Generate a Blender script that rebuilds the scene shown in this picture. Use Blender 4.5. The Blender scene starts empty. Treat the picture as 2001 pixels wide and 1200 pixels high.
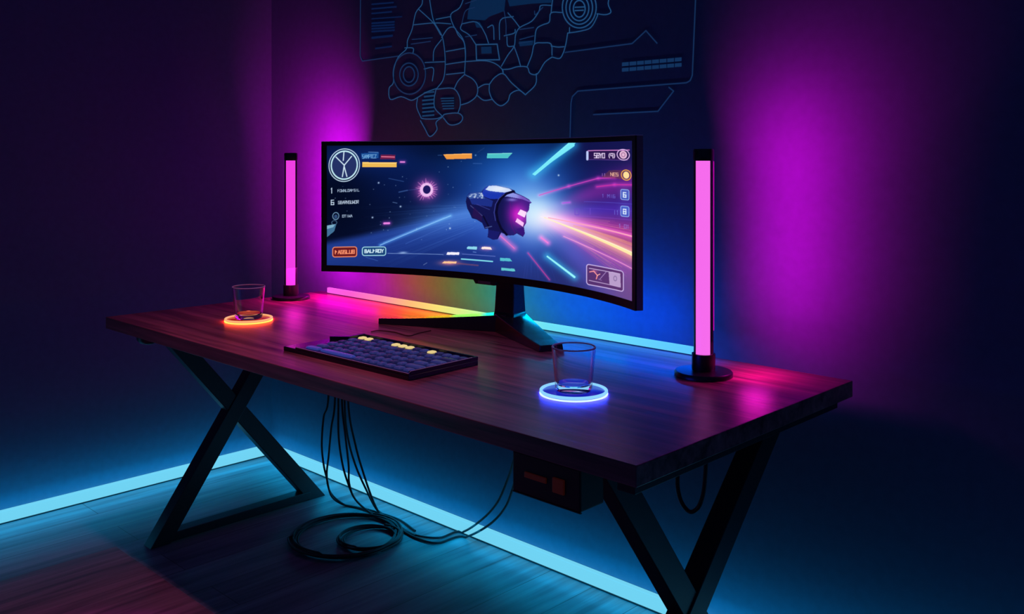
import bpy, bmesh, math, random
import numpy as np
from mathutils import Vector, Matrix
random.seed(7); rng = np.random.default_rng(5)
scene = bpy.context.scene
C = scene.collection
PI = math.pi

# ------------------------------------------------------------------ camera
F, YAW, HOR = 1821.83, math.radians(44.028), 312.89
CX, CY, CH = 3.4722, -2.1284, 1.2396
DX, DY = -math.sin(YAW), math.cos(YAW)
RX, RY = math.cos(YAW), math.sin(YAW)

def at_depth(px, py, D):
    q = D*(px-1000.5)/F
    return Vector((CX+DX*D+RX*q, CY+DY*D+RY*q, CH+(HOR-py)/F*D))
def at_z(px, py, z): return at_depth(px, py, F*(CH-z)/(py-HOR))
def at_y(px, py, y): return at_depth(px, py, (y-CY)/(DY+RY*(px-1000.5)/F))

cam = bpy.data.cameras.new('camera')
cam.sensor_width = 36.0; cam.lens = F/2001*36
cam.shift_y = -(600-HOR)/2001
cam.clip_start = 0.02; cam.clip_end = 50
camo = bpy.data.objects.new('camera', cam); C.objects.link(camo)
camo.location = (CX, CY, CH); camo.rotation_euler = (PI/2, 0, YAW)
scene.camera = camo
scene.view_settings.view_transform = 'Standard'
scene.view_settings.look = 'None'
scene.view_settings.exposure = 0.0
scene.view_settings.gamma = 1.0
scene.view_settings.use_curve_mapping = False
try:
    scene.cycles.use_denoising = True
    scene.cycles.max_bounces = 10
    scene.cycles.transmission_bounces = 10
except Exception:
    pass

# ------------------------------------------------------------------ helpers
def lin(c):
    return tuple((v/255/12.92 if v/255 <= 0.04045 else ((v/255+0.055)/1.055)**2.4) for v in c)

def link(name, me, mat=None, parent=None):
    o = bpy.data.objects.new(name, me); C.objects.link(o)
    if mat is not None:
        for m in (mat if isinstance(mat, (list, tuple)) else [mat]): me.materials.append(m)
    if parent is not None: o.parent = parent
    return o

def finish(name, bm, mat, parent=None, smooth=False, bevel=0, seg=2, angle=35):
    bmesh.ops.recalc_face_normals(bm, faces=bm.faces)
    if bevel > 0:
        es = [e for e in bm.edges if len(e.link_faces) == 2 and e.calc_face_angle(0) > math.radians(angle)]
        bmesh.ops.bevel(bm, geom=es, offset=bevel, segments=seg, profile=0.5, affect='EDGES', clamp_overlap=True)
    me = bpy.data.meshes.new(name); bm.to_mesh(me); bm.free()
    if smooth:
        me.shade_smooth()
        try: me.set_sharp_from_angle(angle=math.radians(40))
        except Exception: pass
    return link(name, me, mat, parent)

def add_box(bm, lo, hi, M=None):
    vs = [bm.verts.new((x, y, z)) for x in (lo[0], hi[0]) for y in (lo[1], hi[1]) for z in (lo[2], hi[2])]
    for f in ((0,1,3,2),(4,6,7,5),(0,4,5,1),(2,3,7,6),(0,2,6,4),(1,5,7,3)): bm.faces.new([vs[i] for i in f])
    if M is not None:
        for v in vs: v.co = M @ v.co
    return vs

def add_prism(bm, pts, axis, a, b):
    """polygon pts (2D) extruded along axis between a and b"""
    def mk(p, t):
        if axis == 'x': return (t, p[0], p[1])
        if axis == 'y': return (p[0], t, p[1])
        return (p[0], p[1], t)
    A = [bm.verts.new(mk(p, a)) for p in pts]; B = [bm.verts.new(mk(p, b)) for p in pts]
    bm.faces.new(A); bm.faces.new(B[::-1])
    n = len(pts)
    for i in range(n): bm.faces.new((A[i], A[(i+1) % n], B[(i+1) % n], B[i]))

def add_lathe(bm, prof, n=48, c=(0,0,0), a0=0, a1=2*PI, close_prof=False):
    """profile of (r,z); full revolution or an arc"""
    full = abs(a1-a0-2*PI) < 1e-6
    m = n if full else n+1
    rings = []
    for r, z in prof:
        if r < 1e-7 and full: rings.append([bm.verts.new((c[0], c[1], c[2]+z))])
        else: rings.append([bm.verts.new((c[0]+r*math.cos(a0+(a1-a0)*i/n), c[1]+r*math.sin(a0+(a1-a0)*i/n), c[2]+z)) for i in range(m)])
    K = len(rings)
    for k in range(K if close_prof else K-1):
        A, B = rings[k], rings[(k+1) % K]
        for i in range(n):
            j = (i+1) % m
            if len(A) == 1 and len(B) == 1: continue
            if len(A) == 1: bm.faces.new((A[0], B[j], B[i]))
            elif len(B) == 1: bm.faces.new((A[i], A[j], B[0]))
            else: bm.faces.new((A[i], A[j], B[j], B[i]))
    if not full:
        bm.faces.new([r[0] for r in rings]); bm.faces.new([r[-1] for r in rings][::-1])

def catmull(pts, n=8):
    P = [Vector(p) for p in pts]
    P = [P[0]*2-P[1]] + P + [P[-1]*2-P[-2]]
    out = []
    for i in range(1, len(P)-2):
        for k in range(n):
            t = k/n; a, b, c, d = P[i-1], P[i], P[i+1], P[i+2]
            out.append(0.5*((2*b)+(c-a)*t+(2*a-5*b+4*c-d)*t*t+(3*b-a-3*c+d)*t**3))
    out.append(P[-2]); return out

def add_tube(bm, pts, r, n=8, closed=False):
    P = [Vector(p) for p in pts]; N = len(P)
    up = Vector((0.13, 0.21, 0.97)).normalized(); rings = []
    for i in range(N):
        t = (P[(i+1) % N]-P[i-1]) if closed else (P[min(i+1, N-1)]-P[max(i-1, 0)])
        t = t.normalized(); s = t.cross(up)
        if s.length < 1e-3: s = t.cross(Vector((1, 0, 0)))
        s.normalize(); up = s.cross(t).normalized()
        rings.append([bm.verts.new(P[i]+(s*math.cos(2*PI*k/n)+up*math.sin(2*PI*k/n))*r) for k in range(n)])
    for i in range(N if closed else N-1):
        A, B = rings[i], rings[(i+1) % N]
        for k in range(n): bm.faces.new((A[k], A[(k+1) % n], B[(k+1) % n], B[k]))
    if not closed:
        bm.faces.new(rings[0][::-1]); bm.faces.new(rings[-1])

def empty(name, loc, rz=0):
    o = bpy.data.objects.new(name, None); C.objects.link(o)
    o.location = loc; o.rotation_euler = (0, 0, rz); o.empty_display_size = 0.05
    return o
def tag(o, label, cat, group=None):
    o['label'] = label; o['category'] = cat
    if group: o['group'] = group
    return o
def structure(o): o['kind'] = 'structure'; return o

# ------------------------------------------------------------------ materials
def new_mat(name):
    m = bpy.data.materials.new(name); m.use_nodes = True
    nt = m.node_tree; b = nt.nodes['Principled BSDF']
    return m, nt, b
def plain(name, col, rough=0.5, metal=0.0, spec=0.5, coat=0.0, bump=0.0, scale=60):
    m, nt, b = new_mat(name)
    n = nt.nodes.new('ShaderNodeTexNoise'); n.inputs['Scale'].default_value = scale
    tc = nt.nodes.new('ShaderNodeTexCoord'); nt.links.new(tc.outputs['Object'], n.inputs['Vector'])
    mx = nt.nodes.new('ShaderNodeMix'); mx.data_type = 'RGBA'
    mx.inputs['A'].default_value = (*[c*0.88 for c in col], 1); mx.inputs['B'].default_value = (*[min(1, c*1.1) for c in col], 1)
    nt.links.new(n.outputs['Fac'], mx.inputs['Factor']); nt.links.new(mx.outputs['Result'], b.inputs['Base Color'])
    b.inputs['Roughness'].default_value = rough; b.inputs['Metallic'].default_value = metal
    b.inputs['Specular IOR Level'].default_value = spec; b.inputs['Coat Weight'].default_value = coat
    if bump:
        bp = nt.nodes.new('ShaderNodeBump'); bp.inputs['Strength'].default_value = bump; bp.inputs['Distance'].default_value = 0.001
        nt.links.new(n.outputs['Fac'], bp.inputs['Height']); nt.links.new(bp.outputs['Normal'], b.inputs['Normal'])
    return m
def glow(name, col, strength=1.0, base=(0.02, 0.02, 0.02), rough=0.4):
    m, nt, b = new_mat(name)
    b.inputs['Base Color'].default_value = (*base, 1); b.inputs['Roughness'].default_value = rough
    b.inputs['Emission Color'].default_value = (*col, 1); b.inputs['Emission Strength'].default_value = strength
    return m

def wood(name, dark, light, stretch, rough=0.35, bump=0.15, plank=None, coat=0.0):
    """grain stretched along one axis: small value in `stretch` = long along that axis"""
    m, nt, b = new_mat(name); N = nt.nodes; L = nt.links
    tc = N.new('ShaderNodeTexCoord'); mp = N.new('ShaderNodeMapping'); mp.inputs['Scale'].default_value = stretch
    L.new(tc.outputs['Object'], mp.inputs['Vector'])
    n1 = N.new('ShaderNodeTexNoise'); n1.inputs['Scale'].default_value = 1.0; n1.inputs['Detail'].default_value = 6; n1.inputs['Distortion'].default_value = 0.6
    L.new(mp.outputs['Vector'], n1.inputs['Vector'])
    mp2 = N.new('ShaderNodeMapping'); mp2.inputs['Scale'].default_value = tuple(s*4.3 for s in stretch); L.new(tc.outputs['Object'], mp2.inputs['Vector'])
    n2 = N.new('ShaderNodeTexNoise'); n2.inputs['Scale'].default_value = 1.0; n2.inputs['Detail'].default_value = 3; L.new(mp2.outputs['Vector'], n2.inputs['Vector'])
    ad = N.new('ShaderNodeMath'); ad.operation = 'MULTIPLY_ADD'; ad.inputs[1].default_value = 0.45
    L.new(n2.outputs['Fac'], ad.inputs[0]); L.new(n1.outputs['Fac'], ad.inputs[2])
    cr = N.new('ShaderNodeValToRGB'); cr.color_ramp.elements[0].position = 0.52; cr.color_ramp.elements[1].position = 0.95
    cr.color_ramp.elements[0].color = (*dark, 1); cr.color_ramp.elements[1].color = (*light, 1)
    L.new(ad.outputs[0], cr.inputs['Fac'])
    col = cr.outputs['Color']
    h = ad.outputs[0]
    if plank:
        br = N.new('ShaderNodeTexBrick'); br.offset = 0.37
        mp3 = N.new('ShaderNodeMapping'); mp3.inputs['Rotation'].default_value = (0, 0, PI/2); L.new(tc.outputs['Object'], mp3.inputs['Vector'])
        L.new(mp3.outputs['Vector'], br.inputs['Vector'])
        br.inputs['Scale'].default_value = 1.0; br.inputs['Brick Width'].default_value = plank[0]; br.inputs['Row Height'].default_value = plank[1]
        br.inputs['Mortar Size'].default_value = 0.0015; br.inputs['Mortar Smooth'].default_value = 0.3
        br.inputs['Color1'].default_value = (1, 1, 1, 1); br.inputs['Color2'].default_value = (.72, .74, .78, 1); br.inputs['Mortar'].default_value = (.25, .25, .25, 1)
        mx = N.new('ShaderNodeMix'); mx.data_type = 'RGBA'; mx.blend_type = 'MULTIPLY'; mx.inputs['Factor'].default_value = 1
        L.new(col, mx.inputs['A']); L.new(br.outputs['Color'], mx.inputs['B']); col = mx.outputs['Result']
    L.new(col, b.inputs['Base Color'])
    b.inputs['Roughness'].default_value = rough; b.inputs['Coat Weight'].default_value = coat
    b.inputs['Coat Roughness'].default_value = 0.25
    mr = N.new('ShaderNodeMapRange'); mr.inputs['To Min'].default_value = rough-0.05; mr.inputs['To Max'].default_value = rough+0.1
    L.new(n2.outputs['Fac'], mr.inputs['Value']); L.new(mr.outputs['Result'], b.inputs['Roughness'])
    bp = N.new('ShaderNodeBump'); bp.inputs['Strength'].default_value = bump; bp.inputs['Distance'].default_value = 0.002
    L.new(h, bp.inputs['Height']); L.new(bp.outputs['Normal'], b.inputs['Normal'])
    return m

M = {}
M['desk'] = wood('dark_walnut', (0.07, 0.018, 0.024), (0.55, 0.18, 0.18), (1.1, 22, 22), rough=0.34, bump=0.22)
M['mat'] = wood('lit_patch_wood', (0.10, 0.05, 0.06), (0.36, 0.2, 0.22), (22, 1.1, 22), rough=0.42, bump=0.1)  # reddish tone of the lit floor, put into the colour
M['floor'] = wood('floor_boards', (0.12, 0.13, 0.15), (0.38, 0.38, 0.4), (16, 1.0, 16), rough=0.42, bump=0.12, plank=(1.25, 0.16))
M['wall'] = plain('matt_wall_paint', (0.125, 0.165, 0.25), rough=0.85, spec=0.15, bump=0.15, scale=40)
M['black'] = plain('black_plastic', (0.012, 0.012, 0.014), rough=0.38)
M['blackgloss'] = plain('glossy_black_plastic', (0.02, 0.02, 0.024), rough=0.22)
M['lampblack'] = plain('satin_black_shell', (0.014, 0.014, 0.014), rough=0.35)
M['steel'] = plain('black_steel', (0.028, 0.03, 0.034), rough=0.4, metal=0.2, bump=0.05)
M['rubber'] = plain('black_rubber', (0.012, 0.013, 0.016), rough=0.55)
M['boxblack'] = plain('control_box_black', (0.015, 0.013, 0.013), rough=0.5)
M['rust'] = glow('dull_orange_display', (0.05, 0.006, 0.002), 0.22, (0.1, 0.03, 0.02))
M['floorstrip'] = glow('cyan_strip_lens', lin((112, 207, 236)), 1.0)
M['lampglow_l'] = None

# ------------------------------------------------------------------ room
def slab(name, lo, hi, mat):
    bm = bmesh.new(); add_box(bm, lo, hi); return structure(finish(name, bm, mat))
slab('floor', (-0.12, -4.2, -0.1), (5.2, 0.12, 0.0), M['floor'])
slab('wall_back', (-0.12, 0.0, 0.0), (5.2, 0.12, 2.7), M['wall'])
slab('wall_left', (-0.12, -4.2, 0.0), (0.0, 0.0, 2.7), M['wall'])

# ------------------------------------------------------------------ desk
XL, XR, YF, YB, ZT = 0.536, 2.578, -0.917, -0.115, 0.75
TH = 0.036
desk = tag(empty('desk', (0, 0, 0)), 'long dark walnut desk on black steel x-shaped legs standing before the wall', 'desk')
bm = bmesh.new(); add_box(bm, (XL, YF, ZT-TH), (XR, YB, ZT))
finish('tabletop', bm, M['desk'], desk, bevel=0.0016, seg=2)
ZU = ZT-TH

def bar_yz(bm, p, q, w, x0, x1):
    """flat steel bar in a y-z plane from p to q, of width w"""
    p = Vector(p); q = Vector(q); d = (q-p).normalized(); n = Vector((-d.y, d.x))*w/2
    add_prism(bm, [tuple(p+n), tuple(q+n), tuple(q-n), tuple(p-n)], 'x', x0, x1)
def clip_bar(bm, lo, hi, w, x0, x1):
    """bar whose ends are cut level with the floor and the underside"""
    (y0, z0), (y1, z1) = lo, hi
    L = math.hypot(y1-y0, z1-z0); hw = w/2*L/abs(z1-z0)
    add_prism(bm, [(y0-hw, z0), (y0+hw, z0), (y1+hw, z1), (y1-hw, z1)], 'x', x0, x1)
def side_frame(x, w=0.062, feet=(-0.775, -0.165), tops=(-0.27, -0.80), t=0.05):
    bm = bmesh.new(); add_box(bm, (x-0.03, -0.835, ZU-0.022), (x+0.03, -0.13, ZU))
    fr = finish('side_frame', bm, M['steel'], desk, bevel=0.002)
    bm = bmesh.new(); clip_bar(bm, (feet[0], 0.0), (tops[0], ZU-0.022), w, x-t/2-0.004, x+t/2+0.004)
    finish('leg', bm, M['steel'], fr, bevel=0.002)
    bm = bmesh.new(); clip_bar(bm, (feet[1], 0.0), (tops[1], ZU-0.022), w, x-t/2, x+t/2)
    finish('leg', bm, M['steel'], fr, bevel=0.002)
    bm = bmesh.new(); add_box(bm, (x-0.024, feet[0]+0.03, 0.004), (x+0.024, feet[1]-0.03, 0.032))
    finish('foot_bar', bm, M['steel'], fr, bevel=0.002)
side_frame(0.560, w=0.055, feet=(-0.762, -0.165), tops=(-0.28, -0.74), t=0.042)
side_frame(2.42, w=0.056, feet=(-0.87, -0.285), tops=(-0.165, -0.80), t=0.042)
bm = bmesh.new(); add_box(bm, (2.530, YF+0.012, ZU-0.017), (2.566, YB-0.05, ZU))
finish('edge_rail', bm, M['steel'], desk, bevel=0.001)
bm = bmesh.new(); add_box(bm, (0.62, YF+0.012, ZU-0.004), (2.530, YF+0.03, ZU))
finish('edge_rail', bm, M['steel'], desk)
bm = bmesh.new(); add_box(bm, (0.603, -0.60, ZU-0.03), (2.389, -0.54, ZU))
finish('cross_rail', bm, M['steel'], desk, bevel=0.002)
for (px, py, yy) in ((291, 660, -0.88), (1555, 822, None)):
    if yy is not None: p = at_y(px, py, yy)
    else: p = Vector((2.53, -0.27, ZU))
    bm = bmesh.new(); add_lathe(bm, [(0, 0), (0.036, 0), (0.034, -0.010), (0.026, -0.019), (0.010, -0.024), (0, -0.025)], 24, (p.x, p.y, ZU))
    finish('end_knob', bm, M['black'], desk, smooth=True)

# control box under the front edge
cb = tag(empty('control_box', (2.37, -0.84, ZU)), 'black desk control box fixed under the front right of the desktop', 'control box')
bm = bmesh.new(); add_box(bm, (2.288-2.37, -0.062, -0.078), (2.449-2.37, 0.003, -0.0045))
finish('case', bm, M['boxblack'], cb, bevel=0.003)
bm = bmesh.new(); add_box(bm, (-0.050, -0.065, -0.046), (0.002, -0.060, -0.036))
e_ = finish('display_window', bm, M['rust'], cb, bevel=0.001)
bm = bmesh.new(); add_box(bm, (0.018, -0.066, -0.056), (0.044, -0.060, -0.030))
finish('socket', bm, M['rust'], cb, bevel=0.001)
bm = bmesh.new(); add_box(bm, (-0.082, -0.062, -0.080), (0.079, -0.058, -0.078))
finish('trim_edge', bm, M['steel'], cb)

# adapter and looped cable under the right end
pa = Vector((2.30, -0.33, ZU))
bm = bmesh.new(); add_box(bm, (2.205, -0.40, ZU-0.075), (2.375, -0.30, ZU))
tag(finish('power_adapter', bm, M['boxblack'], bevel=0.006), 'black power adapter mounted under the right end of the desk', 'power adapter')
lp = [at_y(x, y, -0.46) for x, y in ((1325, 915), (1324, 950), (1332, 982), (1348, 1000), (1364, 992), (1374, 965), (1378, 930), (1380, 890))]
for p_ in (lp[0], lp[-1]): p_.z = min(p_.z, ZU-0.004)
bm = bmesh.new(); add_tube(bm, catmull(lp, 8), 0.0045)
tag(finish('cable_loop', bm, M['rubber'], smooth=True), 'short black cable hanging in a loop under the right end of the desk', 'cable')

# ------------------------------------------------------------------ lit patch of floor, put in as a redder wood sheet
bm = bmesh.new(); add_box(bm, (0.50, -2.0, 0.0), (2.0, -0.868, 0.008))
tag(finish('lit_floor_patch', bm, M['mat'], bevel=0.002), 'reddish wood-grain sheet put in for the lit floor in front of the desk', 'lit floor patch')

# ------------------------------------------------------------------ light strips
def strip_box(name, lo, hi, mat, label, grp=None):
    s = tag(empty(name, ((lo[0]+hi[0])/2, (lo[1]+hi[1])/2, 0)), label, 'light strip', grp)
    o = s.location
    bm = bmesh.new(); add_box(bm, [lo[i]-o[i] for i in range(3)], [hi[i]-o[i] for i in range(3)])
    finish('lens', bm, mat, s, bevel=0.002)
    return s
HS = 0.040
s1 = strip_box('floor_light_strip', (0.026, -0.020, 0.004), (4.6, -0.002, 0.004+HS), M['floorstrip'],
               'cyan glowing light strip running along the floor at the back wall behind the desk')
s2 = strip_box('floor_light_strip', (0.002, -3.4, 0.004), (0.020, -0.022, 0.004+HS), M['floorstrip'],
               'cyan glowing light strip running along the floor at the left wall')
for s, lo, hi in ((s1, (0.022, -0.021, 0), (4.6, -0.001, 0.004)), (s2, (0.001, -3.4, 0), (0.021, -0.022, 0.004))):
    o = s.location; bm = bmesh.new(); add_box(bm, [lo[i]-o[i] for i in range(3)], [hi[i]-o[i] for i in range(3)])
    finish('channel', bm, M['steel'], s)

def area(name, loc, normal, sx, sy, col, power, xdir=(1, 0, 0), spread=180):
    l = bpy.data.lights.new(name, 'AREA'); l.shape = 'RECTANGLE'; l.size = sx; l.size_y = sy
    l.energy = power; l.color = col; l.spread = math.radians(spread)
    o = bpy.data.objects.new(name, l); C.objects.link(o); o.location = loc
    z = -Vector(normal).normalized(); x = Vector(xdir); x = (x-z*x.dot(z)).normalized(); y = z.cross(x)
    o.rotation_euler = Matrix((x, y, z)).transposed().to_euler()
    return o
CY_ = (0.0, 0.42, 0.85)
KW, KF = 0.62, 0.95      # watts per metre towards the wall and towards the floor
area('strip_wall_light', (2.3, -0.11, 0.06), (0, 1, 0), 4.5, 0.04, CY_, KW*4.5)
area('strip_wall_light', (0.11, -1.75, 0.06), (-1, 0, 0), 3.3, 0.04, CY_, KW*3.3, xdir=(0, 1, 0))
area('strip_floor_light', (2.3, -0.09, 0.10), (0, 0, -1), 4.5, 0.04, CY_, KF*4.5)
area('strip_floor_light', (0.09, -1.75, 0.10), (0, 0, -1), 3.3, 0.04, CY_, KF*3.3, xdir=(0, 1, 0))

# desk strip: colours run magenta > red > yellow > green > cyan > blue
DSTOPS = [(0.585, (255, 90, 235)), (0.75, (255, 95, 200)), (0.92, (255, 140, 160)), (1.08, (250, 190, 120)), (1.22, (235, 225, 120)),
          (1.38, (195, 240, 150)), (1.52, (150, 242, 210)), (1.68, (110, 222, 240)), (1.95, (105, 215, 245)), (2.19, (90, 195, 250))]
DX0, DX1 = 0.60, 2.19
m, nt, b = new_mat('rainbow_strip_lens')
g = nt.nodes.new('ShaderNodeNewGeometry'); sx = nt.nodes.new('ShaderNodeSeparateXYZ'); mr = nt.nodes.new('ShaderNodeMapRange')
mr.inputs['From Min'].default_value = DX0; mr.inputs['From Max'].default_value = DX1
cr = nt.nodes.new('ShaderNodeValToRGB')
nt.links.new(g.outputs['Position'], sx.inputs[0]); nt.links.new(sx.outputs['X'], mr.inputs['Value']); nt.links.new(mr.outputs['Result'], cr.inputs['Fac'])
els = cr.color_ramp.elements
els[0].position = 0; els[0].color = (*lin(DSTOPS[0][1]), 1); els[1].position = 1; els[1].color = (*lin(DSTOPS[-1][1]), 1)
for x, c in DSTOPS[1:-1]:
    e = els.new((x-DX0)/(DX1-DX0)); e.color = (*lin(c), 1)
b.inputs['Base Color'].default_value = (.02, .02, .02, 1)
nt.links.new(cr.outputs['Color'], b.inputs['Emission Color']); b.inputs['Emission Strength'].default_value = 1.0
ds = tag(empty('desk_light_strip', (1.42, -0.13, ZT)), 'rainbow coloured light strip standing along the back edge of the desktop', 'light strip')
bm = bmesh.new(); add_box(bm, (DX0-1.42, -0.006, 0.002), (DX1-1.42, 0.006, 0.021))
finish('lens', bm, m, ds, bevel=0.0015)
bm = bmesh.new(); add_box(bm, (DX0-1.42, -0.007, 0.0), (DX1-1.42, 0.007, 0.002))
finish('channel', bm, M['steel'], ds)

SEG = [(0.60, 0.80, (1, 0.0, 0.68), 1.4), (0.80, 0.95, (1, 0.0, 0.40), 1.8), (0.95, 1.08, (1, 0.04, 0.03), 1.6), (1.08, 1.20, (1, 0.20, 0.0), 1.3),
       (1.20, 1.32, (0.62, 0.38, 0.0), 0.9), (1.32, 1.46, (0.14, 0.5, 0.05), 1.3), (1.46, 1.60, (0.0, 0.50, 0.22), 1.7), (1.60, 1.76, (0.0, 0.34, 0.75), 1.3),
       (1.76, 2.00, (0.0, 0.17, 1.0), 1.7), (2.00, 2.25, (0.0, 0.09, 1.0), 1.7)]
for x0, x1, c, k in SEG:
    w = x1-x0
    area('desk_strip_wall_light', ((x0+x1)/2-(0.17 if x0 > 0.65 else 0.10), -0.125, 0.80), (0, 0.85, 0.4), w, 0.02, c, 1.5*w*k)
    area('desk_strip_desk_light', ((x0+x1)/2, -0.175, 0.805), (0, 0.0, -1), w, 0.03, c, (1.3 if x1 < 1.25 else 2.0 if x1 < 1.7 else 1.2)*w*k)

# ------------------------------------------------------------------ tube lamps
def tube_lamp(x, y, tocam_off, col, rear_dir, rear_strength, label, rcol, front):
    t = tag(empty('tube_lamp', (x, y, ZT)), label, 'lamp', 'upright light tubes on the desk')
    bm = bmesh.new(); add_lathe(bm, [(0, 0), (0.0655, 0), (0.0655, 0.008), (0.063, 0.011), (0.024, 0.0125), (0, 0.0125)], 64)
    finish('base', bm, M['lampblack'], t, smooth=True)
    bm = bmesh.new(); add_lathe(bm, [(0, 0.0125), (0.0255, 0.0125), (0.0265, 0.016), (0.0265, 0.050), (0, 0.050)], 40)
    finish('socket', bm, M['lampblack'], t, smooth=True)
    v = Vector((CX-x, CY-y)); ang = math.atan2(v.y, v.x) + tocam_off       # way the diffuser faces
    # diffuser: front part of the tube
    hw = math.radians(56); R = 0.0214
    prof = []
    bm = bmesh.new()
    pts = [(R*math.cos(ang-hw+2*hw*i/24), R*math.sin(ang-hw+2*hw*i/24)) for i in range(25)]
    add_prism(bm, pts, 'z', 0.050, 0.488)
    finish('diffuser', bm, col, t, smooth=True)
    # housing: rear shell of the tube
    bm = bmesh.new(); R2 = 0.0222
    a0 = ang+hw-0.10; a1 = ang+2*PI-hw+0.10
    rim = [(R2*math.cos(a0+(a1-a0)*i/28), R2*math.sin(a0+(a1-a0)*i/28)) for i in range(29)]
    add_prism(bm, rim, 'z', 0.050, 0.490)
    hs = finish('housing', bm, M['lampblack'], t, smooth=True)
    bm = bmesh.new(); add_lathe(bm, [(0, 0.488), (0.0222, 0.488), (0.0235, 0.490), (0.0235, 0.512), (0.0215, 0.515), (0, 0.515)], 40)
    finish('cap', bm, M['lampblack'], t, smooth=True)
    # rear light window facing the wall
    rd = Vector(rear_dir[:2]).normalized(); s = Vector((-rd.y, rd.x)); 
    bm = bmesh.new(); q = rd*0.0222
    P = [q+s*0.006, q-s*0.006, q-s*0.006+rd*0.004, q+s*0.006+rd*0.004]
    add_prism(bm, [tuple(p_) for p_ in P], 'z', 0.10, 0.487)
    finish('rear_light_window', bm, glow('rear_glow', rcol, 1.0), t)
    f3 = Vector((rear_dir[0], rear_dir[1], rear_dir[2]))
    for k in range(6):
        area('tube_rear_light', (x+rd.x*0.035, y+rd.y*0.035, 0.86+0.075*k), (f3.x, f3.y, 0.06+0.10*k), 0.015, 0.04, rcol,
             rear_strength*(0.9, 0.95, 1.0, 1.0, 1.05, 1.1)[k]/6, xdir=(1, 0, 0), spread=92)
    area('added_glint_light', front[0], (0, 0, -1), 0.06, 0.06, (1, 0.01, 0.6), front[1])  # added light beside the tube for the pink glint on the desk
    return t
mL = glow('magenta_diffuser_left', lin((238, 62, 226)), 1.0, (0.1, 0.02, 0.1))
mR = glow('magenta_diffuser_right', lin((246, 108, 236)), 1.0, (0.1, 0.02, 0.1))
tube_lamp(0.622, -0.303, -0.08, mL, (-0.60, 1, 0.40), 3.8, 'far left magenta light tube on a round black base beside the orange coaster', (1.0, 0.0, 0.66), ((0.665, -0.315, 0.86), 0.35))
tube_lamp(2.311, -0.300, -0.08, mR, (0.28, 1, 0.30), 1.4, 'near right magenta light tube on a round black base beside the monitor', (1.0, 0.0, 0.66), ((2.400, -0.225, 0.83), 0.25))

# ------------------------------------------------------------------ tumblers on glowing coasters
def glass_mat(name, tint):
    m, nt, b = new_mat(name)
    b.inputs['Base Color'].default_value = (*tint, 1); b.inputs['Transmission Weight'].default_value = 1.0
    b.inputs['Roughness'].default_value = 0.02; b.inputs['IOR'].default_value = 1.3
    return m
GL = glass_mat('clear_glass', (0.96, 0.94, 1.0))
def coaster(x, y, ring, halo, label, disc):
    t = tag(empty('glowing_coaster', (x, y, ZT)), label, 'coaster', 'round glowing coasters on the desk')
    bm = bmesh.new(); add_lathe(bm, [(0, 0.001), (0.066, 0.001), (0.066, 0.006), (0.064, 0.0072), (0, 0.0072)], 64)
    finish('disc', bm, disc, t, smooth=True)
    bm = bmesh.new(); n = 96
    add_tube(bm, [(0.0685*math.cos(2*PI*i/n), 0.0685*math.sin(2*PI*i/n), 0.0080) for i in range(n)], 0.0031, 12, closed=True)
    finish('glow_ring', bm, ring, t, smooth=True)
    bm = bmesh.new()
    add_tube(bm, [(0.070*math.cos(2*PI*i/n), 0.070*math.sin(2*PI*i/n), 0.0024) for i in range(n)], 0.0020, 8, closed=True)
    finish('under_glow_ring', bm, halo, t, smooth=True)
    return t
def tumbler(x, y, z, s, label):
    t = tag(empty('tumbler', (x, y, z)), label, 'glass', 'clear tumblers on the coasters')
    bm = bmesh.new(); H = 0.090*s; R0 = 0.0385*s; R1 = 0.0465*s; w = 0.0028
    prof = [(0, 0), (R0-0.006, 0), (R0-0.002, 0.0015), (R0, 0.006)]
    for i in range(1, 9): prof.append((R0+(R1-R0)*i/8, 0.006+(H-0.006)*i/8))
    prof += [(R1-w/2, H+0.0010), (R1-w, H)]
    for i in range(7, 0, -1): prof.append((R0+(R1-R0)*i/8-w-0.001*(1-i/8), 0.006+(H-0.006)*i/8))
    prof += [(R0-w-0.003, 0.016), (R0-0.012, 0.0125), (0, 0.0115)]
    add_lathe(bm, prof, 72)
    finish('glass_body', bm, GL, t, smooth=True)
    bm = bmesh.new(); n = 72
    add_tube(bm, [((R1-w/2)*math.cos(2*PI*i/n), (R1-w/2)*math.sin(2*PI*i/n), H+0.0018) for i in range(n)], 0.0013, 8, closed=True)
    finish('rim', bm, RIM_HIGHLIGHT, t, smooth=True)  # pale ring that paints the highlight on the glass rim
    return t
RIM_HIGHLIGHT = plain('rim_highlight', (0.95, 0.9, 0.98), rough=0.25)  # pale ring paints the highlight on the glass rim
o_disc = glow('amber_coaster_disc', (0.36, 0.008, 0.003), 0.9, (0.2, 0.02, 0.01), 0.25); b_disc = glow('blue_coaster_disc', (0.005, 0.008, 0.42), 0.9, (0.02, 0.03, 0.2), 0.25)
pL = at_z(486, 627, ZT); pR = at_z(1121, 770, ZT)
coaster(pL.x, pL.y, glow('orange_ring', lin((255, 176, 120)), 1.0), glow('orange_under_ring', (1.0, 0.03, 0.005), 34),
        'round coaster glowing orange under the left tumbler', o_disc)
coaster(pR.x, pR.y, glow('blue_ring', lin((140, 212, 255)), 1.0), glow('blue_under_ring', (0.015, 0.02, 1.0), 50),
        'round coaster glowing blue under the right tumbler near the front', b_disc)
tumbler(pL.x, pL.y, ZT+0.0074, 1.06, 'clear glass tumbler lit orange standing on the left coaster')
tumbler(pR.x, pR.y, ZT+0.0074, 1.0, 'clear glass tumbler lit violet standing on the blue coaster')

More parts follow.
